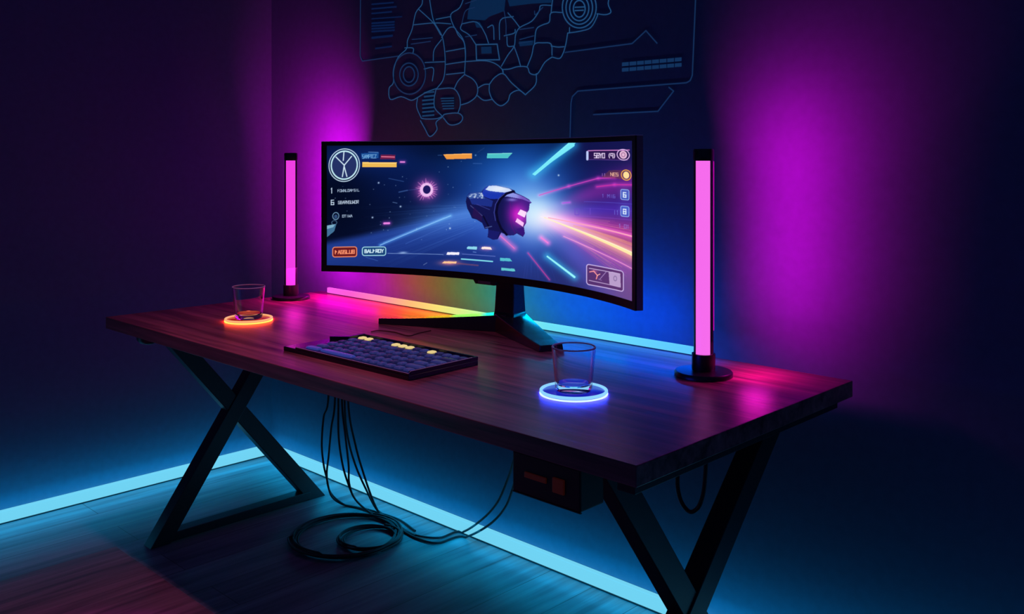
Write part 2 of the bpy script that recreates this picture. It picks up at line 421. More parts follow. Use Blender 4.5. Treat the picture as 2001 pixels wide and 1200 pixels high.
# ------------------------------------------------------------------ monitor
A = Vector((1.047, -0.467)); B = Vector((2.198, -0.407)); W = (B-A).length; SAG = 0.165
RAD = (W*W/4+SAG*SAG)/(2*SAG); HALF = math.asin(W/2/RAD)
Z0, Z1 = 0.896, 1.296
mid = (A+B)/2; mrz = math.atan2(B.y-A.y, B.x-A.x)
mon = tag(empty('curved_monitor', (mid.x, mid.y, ZT), mrz), 'wide curved black monitor showing a spaceship racing game, on a splayed stand', 'monitor')
def arc(t, off):       # t in -1..1 across the panel, off = distance behind the front
    a = HALF*t; r = RAD+off
    return (r*math.sin(a), r*math.cos(a)-(RAD-SAG))
def arc_plate(name, t0, t1, z0, z1, off0, off1, mat, n=64, smooth=True, bevel=0):
    bm = bmesh.new(); cols = []
    for i in range(n+1):
        t = t0+(t1-t0)*i/n; f_ = arc(t, off0); k = arc(t, off1)
        cols.append([bm.verts.new((f_[0], f_[1], z0)), bm.verts.new((k[0], k[1], z0)), bm.verts.new((k[0], k[1], z1)), bm.verts.new((f_[0], f_[1], z1))])
    for i in range(n):
        for j in range(4): bm.faces.new((cols[i][j], cols[i][(j+1) % 4], cols[i+1][(j+1) % 4], cols[i+1][j]))
    bm.faces.new(cols[0]); bm.faces.new(cols[-1][::-1])
    return finish(name, bm, mat, mon, smooth=smooth)
z0, z1 = Z0-ZT, Z1-ZT
arc_plate('casing', -1, 1, z0, z1, 0.004, 0.020, plain('monitor_shell', (0.16, 0.15, 0.17), rough=0.5))
# bezel: four bars raised round the screen
bm = bmesh.new()
def bar(t0, t1, za, zb, n):
    cols = []
    for i in range(n+1):
        t = t0+(t1-t0)*i/n; f_ = arc(t, 0.0); k = arc(t, 0.0045)
        cols.append([bm.verts.new((f_[0], f_[1], za)), bm.verts.new((k[0], k[1], za)), bm.verts.new((k[0], k[1], zb)), bm.verts.new((f_[0], f_[1], zb))])
    for i in range(n):
        for j in range(4): bm.faces.new((cols[i][j], cols[i][(j+1) % 4], cols[i+1][(j+1) % 4], cols[i+1][j]))
    bm.faces.new(cols[0]); bm.faces.new(cols[-1][::-1])
TS = 1-0.016/(W/2); BZB, BZT = 0.019, 0.012
bar(-1, 1, z0, z0+BZB, 64); bar(-1, 1, z1-BZT, z1, 64); bar(-1, -TS, z0+BZB, z1-BZT, 2); bar(TS, 1, z0+BZB, z1-BZT, 2)
finish('bezel', bm, plain('matt_black_bezel', (0.008, 0.008, 0.010), rough=0.55, spec=0.25), mon, smooth=True)
bm = bmesh.new()
cols = []
for i in range(65):
    t = -1+2*i/64; a_ = arc(t, 0.0); b_ = arc(t, 0.020)
    cols.append([bm.verts.new((a_[0], a_[1], z1)), bm.verts.new((b_[0], b_[1], z1)), bm.verts.new((b_[0], b_[1], z1+0.0016)), bm.verts.new((a_[0], a_[1], z1+0.0016))])
for i in range(64):
    for j in range(4): bm.faces.new((cols[i][j], cols[i][(j+1) % 4], cols[i+1][(j+1) % 4], cols[i+1][j]))
bm.faces.new(cols[0]); bm.faces.new(cols[-1][::-1])
finish('top_trim', bm, plain('brushed_edge', (0.75, 0.72, 0.8), rough=0.5), mon, smooth=True)
# logo tab under the lower bezel
f_ = arc(-0.07, 0.0)
bm = bmesh.new(); add_prism(bm, [(-0.045, 0.0), (0.045, 0.0), (0.036, -0.012), (-0.036, -0.012)], 'y', 0.0, 0.018)
lt = finish('logo_tab', bm, M['blackgloss'], mon, bevel=0.001); lt.location = (f_[0], f_[1], z0+0.001)
bm = bmesh.new(); add_box(bm, (-0.024, -0.0012, -0.0095), (0.024, 0.0008, -0.002))
lg = finish('logo_plate', bm, plain('grey_plate', (0.10, 0.10, 0.11), rough=0.35), lt)
# rear housing
bm = bmesh.new(); rows = []
for i in range(17):
    t = -0.42+0.84*i/16; col = []
    for j in range(9):
        s = -1+2*j/8; d = 0.026+0.034*max(0, 1-(t/0.42)**4)*max(0, 1-s**4)
        x_, y_ = arc(t, d); col.append(bm.verts.new((x_, y_, (z0+z1)/2+s*0.15)))
    rows.append(col)
for i in range(16):
    for j in range(8): bm.faces.new((rows[i][j], rows[i+1][j], rows[i+1][j+1], rows[i][j+1]))
finish('rear_housing', bm, M['black'], mon, smooth=True)

# stand
sx0 = 0.0
yk = arc(sx0, 0.020)[1]
Ml = Matrix.Rotation(-mrz, 3, 'Z')
def loc2(p): 
    v = Ml @ Vector((p[0]-mid.x, p[1]-mid.y, 0)); return (v.x, v.y)
c0 = loc2((1.605, -0.205))
bm = bmesh.new()
def ring_box(cx, cy, hx, hy, z): return [bm.verts.new((cx+sx_*hx, cy+sy_*hy, z)) for sx_, sy_ in ((-1,-1),(1,-1),(1,1),(-1,1))]
prev = None
for z, hx, hy, dy in ((0.010, 0.046, 0.040, 0.0), (0.030, 0.041, 0.034, 0), (0.055, 0.036, 0.028, 0), (0.12, 0.034, 0.024, 0), (0.33, 0.032, 0.020, 0)):
    r_ = ring_box(c0[0], c0[1]+dy, hx, hy, z)
    if prev:
        for j in range(4): bm.faces.new((prev[j], prev[(j+1) % 4], r_[(j+1) % 4], r_[j]))
    else: bm.faces.new(r_[::-1])
    prev = r_
bm.faces.new(prev)
finish('stand_column', bm, M['blackgloss'], mon, bevel=0.003)
def stand_arm(tip, wid_root, wid_tip):
    bm = bmesh.new(); r0 = Vector(c0); tp = Vector(loc2(tip)); d = (tp-r0).normalized(); n = Vector((-d.y, d.x))
    prev = None
    for k in range(7):
        s = k/6; p = r0.lerp(tp, s); w = (wid_root*(1-s)+wid_tip*s)/2; h = 0.034*(1-s)**1.3+0.0165
        q = [bm.verts.new((*(p-n*w), 0.0)), bm.verts.new((*(p+n*w), 0.0)), bm.verts.new((*(p+n*w*0.92), h)), bm.verts.new((*(p-n*w*0.92), h))]
        if prev:
            for j in range(4): bm.faces.new((prev[j], prev[(j+1) % 4], q[(j+1) % 4], q[j]))
        else: bm.faces.new(q[::-1])
        prev = q
    bm.faces.new(prev)
    finish('stand_foot', bm, M['blackgloss'], mon, bevel=0.0015)
stand_arm((1.245, -0.395), 0.08, 0.020)
stand_arm((1.885, -0.345), 0.10, 0.062)

# ------------------------------------------------------------------ screen picture
NU, NV = 1000, 430
tt = np.linspace(-TS, TS, NU); zz = np.linspace(z0+BZB, z1-BZT, NV)
T, ZZ = np.meshgrid(tt, zz)
aa = HALF*T; rr = RAD+0.0028
LX = rr*np.sin(aa); LY = rr*np.cos(aa)-(RAD-SAG); LZ = ZZ
# world position of every picture element, then where it falls in the reference drawing
WX = mid.x+LX*math.cos(mrz)-LY*math.sin(mrz); WY = mid.y+LX*math.sin(mrz)+LY*math.cos(mrz); WZ = LZ+ZT
Dp = (WX-CX)*DX+(WY-CY)*DY; Lp = (WX-CX)*RX+(WY-CY)*RY
X = 1000.5+F*Lp/Dp; Y = HOR-F*(WZ-CH)/Dp
# the drawing is stretched so that its edges meet the panel's edges
def edge(xs, ys): return lambda x: np.interp(x, xs, ys)
top_d = edge([636, 760, 900, 1000, 1080, 1160, 1238], [284, 288, 291, 290, 286, 280, 271])
bot_d = edge([636, 760, 900, 1000, 1080, 1160, 1238], [522, 532, 544, 553, 563, 575, 588])
U_ = (T+TS)/(2*TS); V_ = (ZZ-zz[0])/(zz[-1]-zz[0])
Xa = 635.5+(X-X.min())*(1236-635.5)/(X.max()-X.min())
Y = bot_d(Xa)+(top_d(Xa)-bot_d(Xa))*(1-(Y-Y.min(axis=0))/(Y.max(axis=0)-Y.min(axis=0)))
X = Xa
IMG = np.zeros((NV, NU, 3))
def col3(c): return np.array(c, float)/255
def lerpc(a, c, k): return a*(1-k[..., None])+col3(c)*k[..., None]
def sm(x, a, b):
    t = np.clip((x-a)/(b-a), 0, 1); return t*t*(3-2*t)
def over(c, k):
    global IMG; IMG = IMG*(1-np.clip(k, 0, 1)[..., None])+col3(c)*np.clip(k, 0, 1)[..., None]
def addc(c, k):
    global IMG; IMG = 1-(1-IMG)*(1-np.clip(col3(c)*np.clip(k, 0, 1)[..., None], 0, 1))
def blob(x, y, rx, ry, c, k=1.0, add=True, ang=0.0):
    ca, sa = math.cos(ang), math.sin(ang); dx = X-x; dy = Y-y
    g = np.exp(-(((dx*ca+dy*sa)/rx)**2+((-dx*sa+dy*ca)/ry)**2))*k
    (addc if add else over)(c, g)
def dseg(x0, y0, x1, y1):
    dx, dy = x1-x0, y1-y0; L2 = dx*dx+dy*dy+1e-9
    t = np.clip(((X-x0)*dx+(Y-y0)*dy)/L2, 0, 1)
    return np.hypot(X-x0-t*dx, Y-y0-t*dy), t
def seg(x0, y0, x1, y1, w, c, k=1.0, gw=0, gc=None, gk=0.5, w2=None, fade=None):
    d, t = dseg(x0, y0, x1, y1)
    ww = w if w2 is None else w+(w2-w)*t
    kk = k*(1 if fade is None else (fade[0]+(fade[1]-fade[0])*t))
    if gw: addc(gc or c, np.exp(-(d/gw)**2)*gk*(1 if fade is None else (fade[0]+(fade[1]-fade[0])*t)))
    over(c, np.clip(ww/2-d+0.5, 0, 1)*kk)
def inside(pts):
    ins = np.zeros(X.shape, bool); n = len(pts)
    for i in range(n):
        xa, ya = pts[i]; xb, yb = pts[(i+1) % n]
        if ya == yb: continue
        cnd = ((ya > Y) != (yb > Y)) & (X < (xb-xa)*(Y-ya)/(yb-ya)+xa); ins ^= cnd
    return ins
def poly(pts, c, k=1.0): over(c, inside(pts)*float(k))
def pline(pts, w, c, k=1.0, **kw):
    for a, b2 in zip(pts[:-1], pts[1:]): seg(*a, *b2, w, c, k, **kw)
def q(x, y, x0, y0, s): return (x0+x*s, y0+y*s)
c1 = lambda x, y: q(x, y, 600, 250, 0.33983)
def P1(*a): return [c1(*p) for p in a]
def ship(*a): return [q(p[0], p[1], 860, 340, 0.13333) for p in a]

VX, VY = 1040., 428.
ang = np.degrees(np.arctan2(Y-VY, X-VX)); rad = np.hypot(X-VX, Y-VY)
nz = np.sin(X*0.05+Y*0.031)*np.sin(Y*0.07-X*0.02)
over((3, 12, 42), np.ones_like(X))
blob(690, 310, 110, 30, (12, 36, 105), 0.6); blob(780, 350, 90, 60, (4, 20, 70), .4); blob(905, 300, 80, 22, (0, 4, 18), .85, add=False)
blob(650, 400, 60, 70, (0, 6, 26), .7, add=False)
blob(1000, 330, 120, 70, (6, 60, 130), .7)
# ground sheet at the left
hz = np.interp(X, [630, 700, 800, 905, 1010], [471, 460, 440, 413, 395])
k = sm(Y, hz-2, hz+16)*(X < 1200)
over((34, 66, 158), k*0.85*sm(X, 1200, 1000)); over((16, 34, 100), sm(Y, hz+25, hz+95)*0.75*sm(X, 1150, 950))
blob(880, 430, 90, 26, (70, 120, 220), .55, ang=-0.2)
over((28, 40, 104), sm(Y, 470, 560)*sm(X, 850, 1020)*0.8)
# radial glow
blob(VX-25, VY-10, 150, 105, (22, 56, 170), .75); blob(VX-5, VY-5, 85, 70, (70, 105, 230), .7); blob(VX+5, VY, 46, 42, (170, 215, 255), .95)
blob(1010, 385, 60, 50, (60, 110, 220), .5)
# right side hues
wR = sm(X, 1050, 1130)
def sector(a, w, c, k, r0=20, r1=120):
    addc(c, np.exp(-((ang-a)/w)**2)*k*sm(rad, r0, r1)*(X > VX-20))
over((26, 20, 96), sm(X, 1080, 1200)*sm(Y, 470, 380)*0.75)
sector(-22, 9, (150, 20, 130), .55); sector(-6, 8, (70, 24, 180), .6); sector(8, 9, (240, 50, 160), .65, 10, 60); sector(18, 7, (255, 120, 90), .6); sector(28, 9, (170, 50, 160), .65, 10, 50)
sector(42, 14, (80, 60, 170), .7); over((112, 76, 132), sm(X, 1130, 1235)*sm(Y, 500, 560)*0.75)
blob(1085, 440, 50, 26, (255, 90, 200), .7)
over((16, 18, 74), sm(X, 1100, 1160)*sm(Y, 345, 290)*0.75)
# speed streaks
rs = np.random.default_rng(3)
for i in range(70):
    a_ = math.radians(rs.uniform(2, 34)); r0_ = rs.uniform(30, 110); r1_ = rs.uniform(130, 230)
    c_ = [(255, 170, 190), (255, 110, 180), (255, 190, 130), (230, 90, 200)][i % 4]
    seg(VX+r0_*math.cos(a_), VY+r0_*math.sin(a_), VX+r1_*math.cos(a_), VY+r1_*math.sin(a_), .8, c_, rs.uniform(.1, .4), fade=(.2, 1))
for i in range(60):
    a_ = math.radians(rs.uniform(164, 192)) ; r0_ = rs.uniform(110, 200); r1_ = r0_+rs.uniform(60, 220)
    seg(VX+10+r0_*math.cos(a_), VY-20+r0_*abs(math.sin(a_))*1.5, VX+10+r1_*math.cos(a_), VY-20+r1_*abs(math.sin(a_))*1.5, .8, (90, 140, 225), rs.uniform(.05, .25), fade=(1, .2))
for i in range(40):
    a_ = math.radians(rs.uniform(40, 150)); r0_ = rs.uniform(40, 90); r1_ = r0_+rs.uniform(30, 110)
    seg(VX+r0_*math.cos(a_), VY+r0_*math.sin(a_), VX+r1_*math.cos(a_), VY+r1_*math.sin(a_), 1, (70, 90, 190), rs.uniform(.06, .2), fade=(.3, 1))
seg(1062, 434, 1236, 495, 2.0, (255, 236, 170), 1, 12, (255, 130, 60), .75, w2=8)
seg(1055, 432, 1236, 492, 1.2, (255, 245, 240), .8)
seg(1070, 434, 1236, 460, 1.6, (255, 170, 190), .95, 5, (255, 60, 170), .6, w2=3)
seg(1120, 448, 1236, 476, 3, (255, 170, 120), .35, w2=6)
seg(1100, 470, 1236, 524, 1.2, (255, 170, 215), .9, 3, (230, 70, 170), .4)
pline([(1052, 390), (1110, 370), (1168, 351), (1200, 347)], 1.4, (220, 70, 190), .9, gw=4, gc=(200, 30, 160), gk=.5)
pline([(1165, 368), (1200, 361), (1236, 358)], 1.8, (215, 50, 160), .8, gw=4, gc=(180, 30, 140), gk=.5)
seg(740, 487, 878, 432, 1.6, (150, 205, 255), .9, 4, (60, 130, 240), .6, fade=(.9, .9)); seg(746, 482, 866, 435, 1, (120, 180, 250), .6)
seg(790, 486, 880, 448, 1.2, (70, 110, 200), .5)
# big cyan dashes
poly(P1((1290, 290), (1305, 298), (1540, 98), (1500, 98)), (120, 232, 250)); seg(1041, 348, 1117, 287, 3.5, (120, 235, 250), 1, 13, (30, 140, 210), .7, w2=9)
seg(1068, 511, 1121, 550, 3.2, (150, 245, 252), 1, 9, (20, 140, 190), .7, w2=4.5)
seg(976, 472, 1003, 496, 1.6, (240, 120, 200), 1, 7, (210, 50, 130), .7); seg(1056, 474, 1069, 484, 2, (255, 130, 220), 1, 6, (220, 40, 170), .8)
seg(1030, 505, 1072, 557, 1.2, (225, 60, 150), .8, 3, (200, 40, 130), .4); 
seg(1098, 404, 1112, 402, 1.5, (190, 70, 230), .8, 3); 0 and seg(1082, 419, 1091, 418, 2, (235, 60, 190), .9, 3)
# stars
for i in range(60):
    x_ = rs.uniform(640, 1000); y_ = rs.uniform(300, 480); 
    if i > 40: x_ = rs.uniform(640, 900); y_ = rs.uniform(360, 540)
    blob(x_, y_, rs.uniform(.7, 1.1), rs.uniform(.7, 1.1), (170, 200, 240), rs.uniform(.2, .6))
for x_, y_ in ((737, 362), (780, 411), (725, 431), (877, 457), (1090, 349)): blob(x_, y_, 1.7, 1.7, (190, 215, 250), .95)
seg(757, 354, 786, 361, 1.4, (70, 110, 180), .5); seg(777, 382, 793, 379, 2.4, (80, 120, 190), .5); seg(793, 379, 814, 377, 1, (70, 110, 190), .4)
seg(765, 402, 773, 404, 1.6, (100, 130, 180), .6)
# round emblem
def ring(x, y, rx, ry, w, c, k=1.0):
    d = np.abs(np.hypot((X-x)/rx, (Y-y)/ry)-1)*min(rx, ry); over(c, np.clip(w/2-d+.5, 0, 1)*k)
def disc(x, y, rx, ry, c, k=1.0): over(c, np.clip((1-np.hypot((X-x)/rx, (Y-y)/ry))*min(rx, ry)+.5, 0, 1)*k)
ex, ey = c1(205, 218)
disc(ex, ey, 26, 29, (40, 52, 104), .9); ring(ex, ey, 30, 32.5, 1.6, (205, 230, 248)); ring(ex, ey, 25.5, 28, 2.6, (200, 240, 248))
for a_ in (((205, 218), (157, 168)), ((205, 218), (247, 168)), ((203, 140), (199, 190)), ((205, 218), (194, 285)), ((205, 228), (220, 285))):
    seg(*c1(*a_[0]), *c1(*a_[1]), 2.0, (215, 238, 250))
# tiny stroke lettering
FONT = {'D': '0006,0624,2402', 'A': '0026,2640,1333', 'S': '4606,0603,0343,4340,4000', 'L': '0600,0040', 'U': '0600,0040,4046', '8': '0006,0646,4640,4000,0343', 'B': '0006,0636,3633,0343,4340,0040',
        'R': '0006,0646,4643,0343,1340', 'O': '0006,0646,4640,4000', 'Y': '0623,4623,2320', 'M': '0006,0623,2346,4640', 'P': '0006,0646,4643,0343', 'T': '0646,2620', 'C': '4606,0600,0040', 'Z': '0646,4600,0040',
        '1': '1526,2620', '6': '4606,0600,0040,4043,0343', 'G': '4606,0600,0040,4043,2343', 'N': '0006,0640,4046', 'W': '0600,0023,2340,4046', 'E': '4606,0600,0040,0333', '(': '3624,2422,2230', ')': '1624,2422,2210', 'I': '2620', '/': '0046', '0': '0006,0646,4640,4000', '9': '4046,4606,0603,0343', ' ': ''}
def text(s, x, y, cw, ch, c, w=1.1, slope=0.0, k=1.0):
    for i, chh in enumerate(s):
        for st in FONT.get(chh, '').split(','):
            if len(st) != 4: continue
            a, b2, c_, d_ = map(int, st)
            ox = x+i*cw*1.35
            xa = ox+a/4*cw; xb = ox+c_/4*cw
            seg(xa, y-b2/6*ch+slope*(xa-x), xb, y-d_/6*ch+slope*(xb-x), w, c, k)
poly(P1((302, 152), (404, 150), (402, 184), (306, 182)), (28, 84, 158), .85); text('SAMPTCZ', 705, 312, 3.0, 7, (130, 185, 230), .9, .01)
seg(*c1(345, 146), *c1(400, 150), 1.5, (110, 160, 220), .7)
poly(P1((416, 165), (500, 168), (498, 195), (412, 190)), (130, 28, 66), .8); seg(*c1(420, 176), *c1(494, 181), 2, (235, 120, 150))
poly(P1((308, 204), (508, 213), (506, 241), (310, 234)), (238, 186, 84)); seg(*c1(314, 209), *c1(503, 218), 1.6, (255, 226, 150), .8)
seg(*c1(530, 211), *c1(552, 212), 3, (225, 130, 215), 1, 4, (160, 40, 160), .5)
seg(*c1(436, 570), *c1(464, 570), 4, (235, 130, 225), 1, 5, (150, 50, 170), .6)
poly(P1((776, 174), (942, 172), (942, 202), (796, 203)), (240, 154, 66)); seg(*c1(782, 176), *c1(938, 175), 1.5, (255, 196, 120), .8)
poly(P1((1030, 172), (1176, 169), (1148, 199), (1028, 200)), (78, 196, 200)); seg(*c1(1036, 174), *c1(1170, 171), 1.2, (150, 230, 225), .8)
seg(*c1(950, 230), *c1(998, 231), 2, (46, 88, 160), .7); seg(*c1(975, 165), *c1(1012, 140), 2, (30, 60, 120), .6); blob(*c1(963, 182), 1.5, 1.5, (120, 160, 220), .8)
seg(*c1(746, 178), *c1(768, 178), 1.4, (60, 100, 160), .6)
text('1', 643, 379, 4, 10, (200, 220, 240), 1.5); text('DOWNLOADSIL', 657, 377, 2.9, 4.5, (175, 195, 220), .9, .01)
text('6', 644, 402, 5, 9, (200, 220, 240), 1.6); text('GBARNSUWOR', 658, 401, 3, 5.5, (190, 205, 225), 1.0, .01)
ring(653, 425, 6, 7, 1.4, (130, 175, 210), .9); disc(653, 426, 3.5, 4, (60, 90, 140), .8); text('OTIWA', 666, 428, 3, 4.5, (180, 200, 225), .9, .02)
poly([(636, 443), (654, 441), (650, 455), (636, 466)], (76, 130, 170), .85); poly([(636, 443), (652, 441), (648, 447), (636, 450)], (150, 200, 220), .7); ring(650, 438, 5, 4, 1.2, (100, 140, 180), .7)
# buttons
def rbox(x0, y0, x1, y1, r, w, c, fill=None, fk=.8, slope=0.0):
    yy = Y-slope*(X-x0); cx_, cy_ = (x0+x1)/2, (y0+y1)/2
    qx = np.abs(X-cx_)-(x1-x0)/2+r; qy = np.abs(yy-cy_)-(y1-y0)/2+r
    d = np.hypot(np.maximum(qx, 0), np.maximum(qy, 0))+np.minimum(np.maximum(qx, qy), 0)-r
    if fill: over(fill, np.clip(-d+.5, 0, 1)*fk)
    over(c, np.clip(w/2-np.abs(d)+.5, 0, 1))
rbox(647, 487, 694, 506.5, 4.5, 1.8, (246, 140, 100), (110, 22, 26), .95, .03); text('DAGSLU8', 652, 500.5, 4.1, 6.5, (255, 150, 110), 1.7, .02)
rbox(705, 489.5, 751, 506.5, 4.5, 1.7, (170, 225, 235), (24, 70, 120), .9, .03); text('BALDROY', 710, 501, 4.0, 6, (215, 240, 250), 1.6, .02)
# lower gauges
seg(755, 504, 862, 509, 1.0, (150, 180, 235), .8); blob(785, 503.5, 8, 2, (170, 200, 250), .7); seg(712, 510, 735, 518, 1, (70, 110, 190), .7)
c6 = lambda x, y: (820+x*.12994, 470+y*.13)
def P6(*a): return [c6(*p) for p in a]
poly(P6((690, 205), (710, 180), (848, 183), (843, 228), (700, 220)), (140, 214, 238)); poly(P6((910, 210), (925, 183), (1050, 188), (1072, 225), (925, 220)), (255, 226, 222))
blob(*c6(990, 210), 12, 4.5, (230, 100, 120), .6); poly(P6((385, 305), (400, 265), (580, 270), (575, 308)), (240, 236, 255)); blob(*c6(480, 288), 15, 4, (150, 140, 235), .4)
blob(*c6(430, 430), 18, 5, (240, 110, 50), .8); poly(P6((320, 435), (350, 405), (540, 412), (530, 440)), (255, 198, 150))
seg(*c6(550, 440), *c6(860, 470), 3, (150, 80, 100), .5); seg(*c6(625, 296), *c6(1120, 328), 1.2, (110, 130, 210), .9)
seg(*c6(612, 372), *c6(1080, 408), 2.6, (130, 222, 236)); poly(P6((1195, 348), (1340, 355), (1380, 400), (1195, 396)), (84, 190, 208)); poly(P6((1215, 500), (1410, 512), (1425, 552), (1215, 540)), (96, 198, 206))
seg(*c6(790, 262), *c6(830, 270), 2, (110, 150, 220), .6); seg(*c6(40, 455), *c6(90, 425), 1.4, (110, 130, 180), .7)
# burst
bx, by = 831, 379
blob(bx, by, 20, 20, (200, 40, 160), .75)
for i in range(26):
    a_ = 2*PI*i/26+rs.uniform(-.08, .08); r_ = rs.uniform(15, 24)
    seg(bx+9*math.cos(a_), by+9*math.sin(a_), bx+r_*math.cos(a_), by+r_*math.sin(a_)*1.02, 1.6, (255, 150, 225), .9, fade=(1, .35))
disc(bx, by, 13, 14, (240, 190, 245), .85); blob(bx, by, 16, 16, (255, 160, 230), .4); disc(bx+.5, by-.5, 7.5, 8.5, (30, 24, 92), 1)
# spaceship
hull = ship((360, 480), (375, 400), (410, 350), (480, 345), (590, 330), (640, 270), (700, 240), (800, 235), (1000, 280), (1070, 310), (1100, 350), (1200, 390), (1290, 440), (1330, 490), (1300, 505), (1290, 600), (1250, 650), (1250, 790), (1215, 850), (1230, 950), (1200, 1000), (1110, 950), (1060, 980), (980, 980), (880, 940), (830, 1040), (760, 1050), (680, 1010), (690, 930), (690, 880), (640, 890), (600, 800), (520, 750), (450, 730), (420, 660), (380, 580))
hm = inside(hull).astype(float); over((18, 20, 78), hm)
over((24, 44, 130), hm*sm(Y, 402, 384)*sm(X, 985, 960)); over((40, 34, 120), hm*sm(X, 975, 1000)*.7)
poly(ship((410, 430), (600, 400), (760, 470), (740, 560), (600, 540), (450, 520)), (30, 50, 140), .9)
poly(ship((380, 400), (430, 355), (590, 335), (620, 400), (640, 440), (520, 420), (420, 440)), (60, 90, 165), .95)
for i in range(26):
    a_, b2 = ship((rs.uniform(380, 620), rs.uniform(350, 430)))[0]; blob(a_, b2, rs.uniform(.8, 1.8), rs.uniform(.6, 1.1), (215, 230, 245), .9)
poly(ship((600, 350), (640, 275), (700, 242), (800, 236), (1000, 282), (1050, 315), (900, 370), (840, 440), (720, 440), (620, 400)), (26, 54, 176))
poly(ship((650, 300), (700, 246), (800, 240), (1000, 286), (1040, 316), (930, 345), (800, 332), (700, 318)), (196, 214, 248)); blob(*ship((840, 290))[0], 18, 5, (235, 235, 235), .6)
poly(ship((880, 420), (960, 360), (1060, 350), (1190, 395), (1300, 460), (1325, 490), (1190, 440), (1080, 420), (960, 400)), (140, 152, 232)); blob(*ship((1040, 450))[0], 9, 3, (120, 130, 215), .8)
pl = [ship(p)[0] for p in ((1065, 325), (960, 360), (880, 430), (830, 520), (810, 640), (830, 760), (880, 880), (960, 970))]
pline(pl, 4.5, (8, 8, 40)); pline([(x-4.5, y+.5) for x, y in pl[1:6]], 1.2, (70, 80, 170), .9)
pl = [ship(p)[0] for p in ((1010, 480), (1020, 600), (1010, 740), (1040, 860), (1090, 950))]
pline(pl, 2, (60, 20, 110), .8)
a_, b2 = ship((1120, 660))[0]; over((196, 22, 190), hm*np.exp(-(((X-a_)/17)**2+((Y-b2)/21)**2))*.95)
over((90, 30, 150), hm*sm(X, 1005, 1020)*sm(Y, 455, 430)*.5)
poly(ship((1165, 592), (1255, 630), (1225, 712), (1120, 660)), (255, 214, 252)); poly(ship((1115, 722), (1215, 790), (1200, 848), (1090, 775)), (255, 190, 248))
blob(*ship((1170, 700))[0], 11, 17, (255, 60, 220), .5)
seg(*ship((430, 540))[0], *ship((600, 690))[0], 1.4, (88, 90, 150), .8); seg(*ship((520, 520))[0], *ship((710, 600))[0], 1.4, (60, 66, 150), .8)
poly(ship((480, 560), (600, 700), (590, 780), (450, 700)), (40, 18, 76), .8); seg(*ship((620, 700))[0], *ship((700, 860))[0], 3, (8, 8, 40), .9)
seg(*ship((650, 870))[0], *ship((740, 850))[0], 1.6, (90, 110, 170), .8); poly(ship((690, 900), (860, 930), (820, 1035), (760, 1048), (685, 1008)), (26, 28, 110), .8)
poly(ship((1100, 880), (1215, 860), (1228, 950), (1200, 996)), (54, 20, 120), .9)
# right-hand read-outs
poly(P1((1600, 140), (1850, 112), (1852, 176), (1604, 192)), (44, 18, 74), .85); seg(*c1(1608, 148), *c1(1608, 190), 4.5, (190, 205, 250)); seg(*c1(1612, 140), *c1(1850, 118), 1.6, (225, 140, 215)); seg(*c1(1612, 192), *c1(1840, 178), 1, (120, 80, 170), .8)
text('S8Y0 (9)', 1160, 311, 4.0, 9, (235, 215, 245), 1.5, -.07); x_, y_ = c1(1815, 148); ring(x_, y_, 12, 10.5, 1.6, (225, 190, 240)); disc(x_, y_, 7.5, 8, (235, 190, 220), .95); ring(x_, y_, 3.5, 4, 1, (120, 60, 110), .8)
poly(P1((1735, 245), (1860, 235), (1858, 290), (1690, 290)), (120, 60, 60), .5); x_, y_ = c1(1832, 265); ring(x_, y_, 9.5, 10, 1.8, (240, 170, 70)); disc(x_, y_, 6, 7, (255, 222, 150)); text('NES', 1192, 344, 4, 6, (235, 180, 150), 1.2, -.04); text('I1', 1174, 346, 3.5, 5, (150, 110, 180), 1, -.04)
for (yy_, ch) in ((378, '6'), (411, '8')):
    rbox(1212, yy_-9, 1228, yy_+11, 3, 1.2, (150, 190, 250), (50, 90, 200), .6); text(ch, 1217, yy_+6, 5, 9, (225, 240, 255), 1.8); blob(1220, yy_, 10, 11, (90, 150, 255), .35)
text('1 MI6', 1175, 388, 4, 6, (110, 110, 215), 1, -.03, .8); seg(1140, 399, 1236, 396, 1, (90, 90, 210), .7); seg(1140, 412, 1236, 410, 1, (100, 70, 200), .5); seg(1124, 428, 1236, 428, 1, (140, 80, 215), .5)
rbox(1122, 414, 1130, 426, 1, 1, (110, 70, 200)); seg(1152, 412, 1152, 424, 1, (120, 80, 210), .8); text('I1', 1198, 420, 4, 8, (120, 120, 225), 1, 0, .8); text('1201', 1208, 445, 4, 7, (150, 130, 225), 1, .03, .8)
# lower right framed map
rbox(1145, 523, 1217, 563, 5, 1.8, (205, 185, 235), (84, 46, 104), .85, .115)
seg(1150, 531, 1209, 537, 1.4, (205, 180, 225)); seg(1150, 555, 1209, 563, 1.4, (205, 180, 225), .9)
poly([(1188, 534), (1211, 536), (1212, 564), (1190, 560)], (196, 170, 214), .9); ring(1201, 547, 3, 4.5, 1.3, (120, 100, 150), .8)
pline([(1151, 538), (1159, 536), (1166, 544), (1164, 551)], 2, (255, 150, 150)); seg(1166, 544, 1171, 541, 1.6, (255, 180, 170)); seg(1171, 551, 1183, 536, 1.2, (170, 140, 200)); seg(1168, 551, 1174, 553, 1, (170, 140, 200), .8)
blob(1161, 536, 5, 3, (255, 90, 120), .4)
IMG = np.clip(IMG, 0, 1)
LIN = np.where(IMG <= 0.04045, IMG/12.92, ((IMG+0.055)/1.055)**2.4)
me = bpy.data.meshes.new('screen')
co = np.stack([LX, LY-0.0, LZ], -1).reshape(-1, 3)
idx = np.arange(NU*NV).reshape(NV, NU)
fq = np.stack([idx[:-1, :-1], idx[:-1, 1:], idx[1:, 1:], idx[1:, :-1]], -1).reshape(-1, 4)
me.vertices.add(len(co)); me.vertices.foreach_set('co', co.astype(np.float32).ravel())
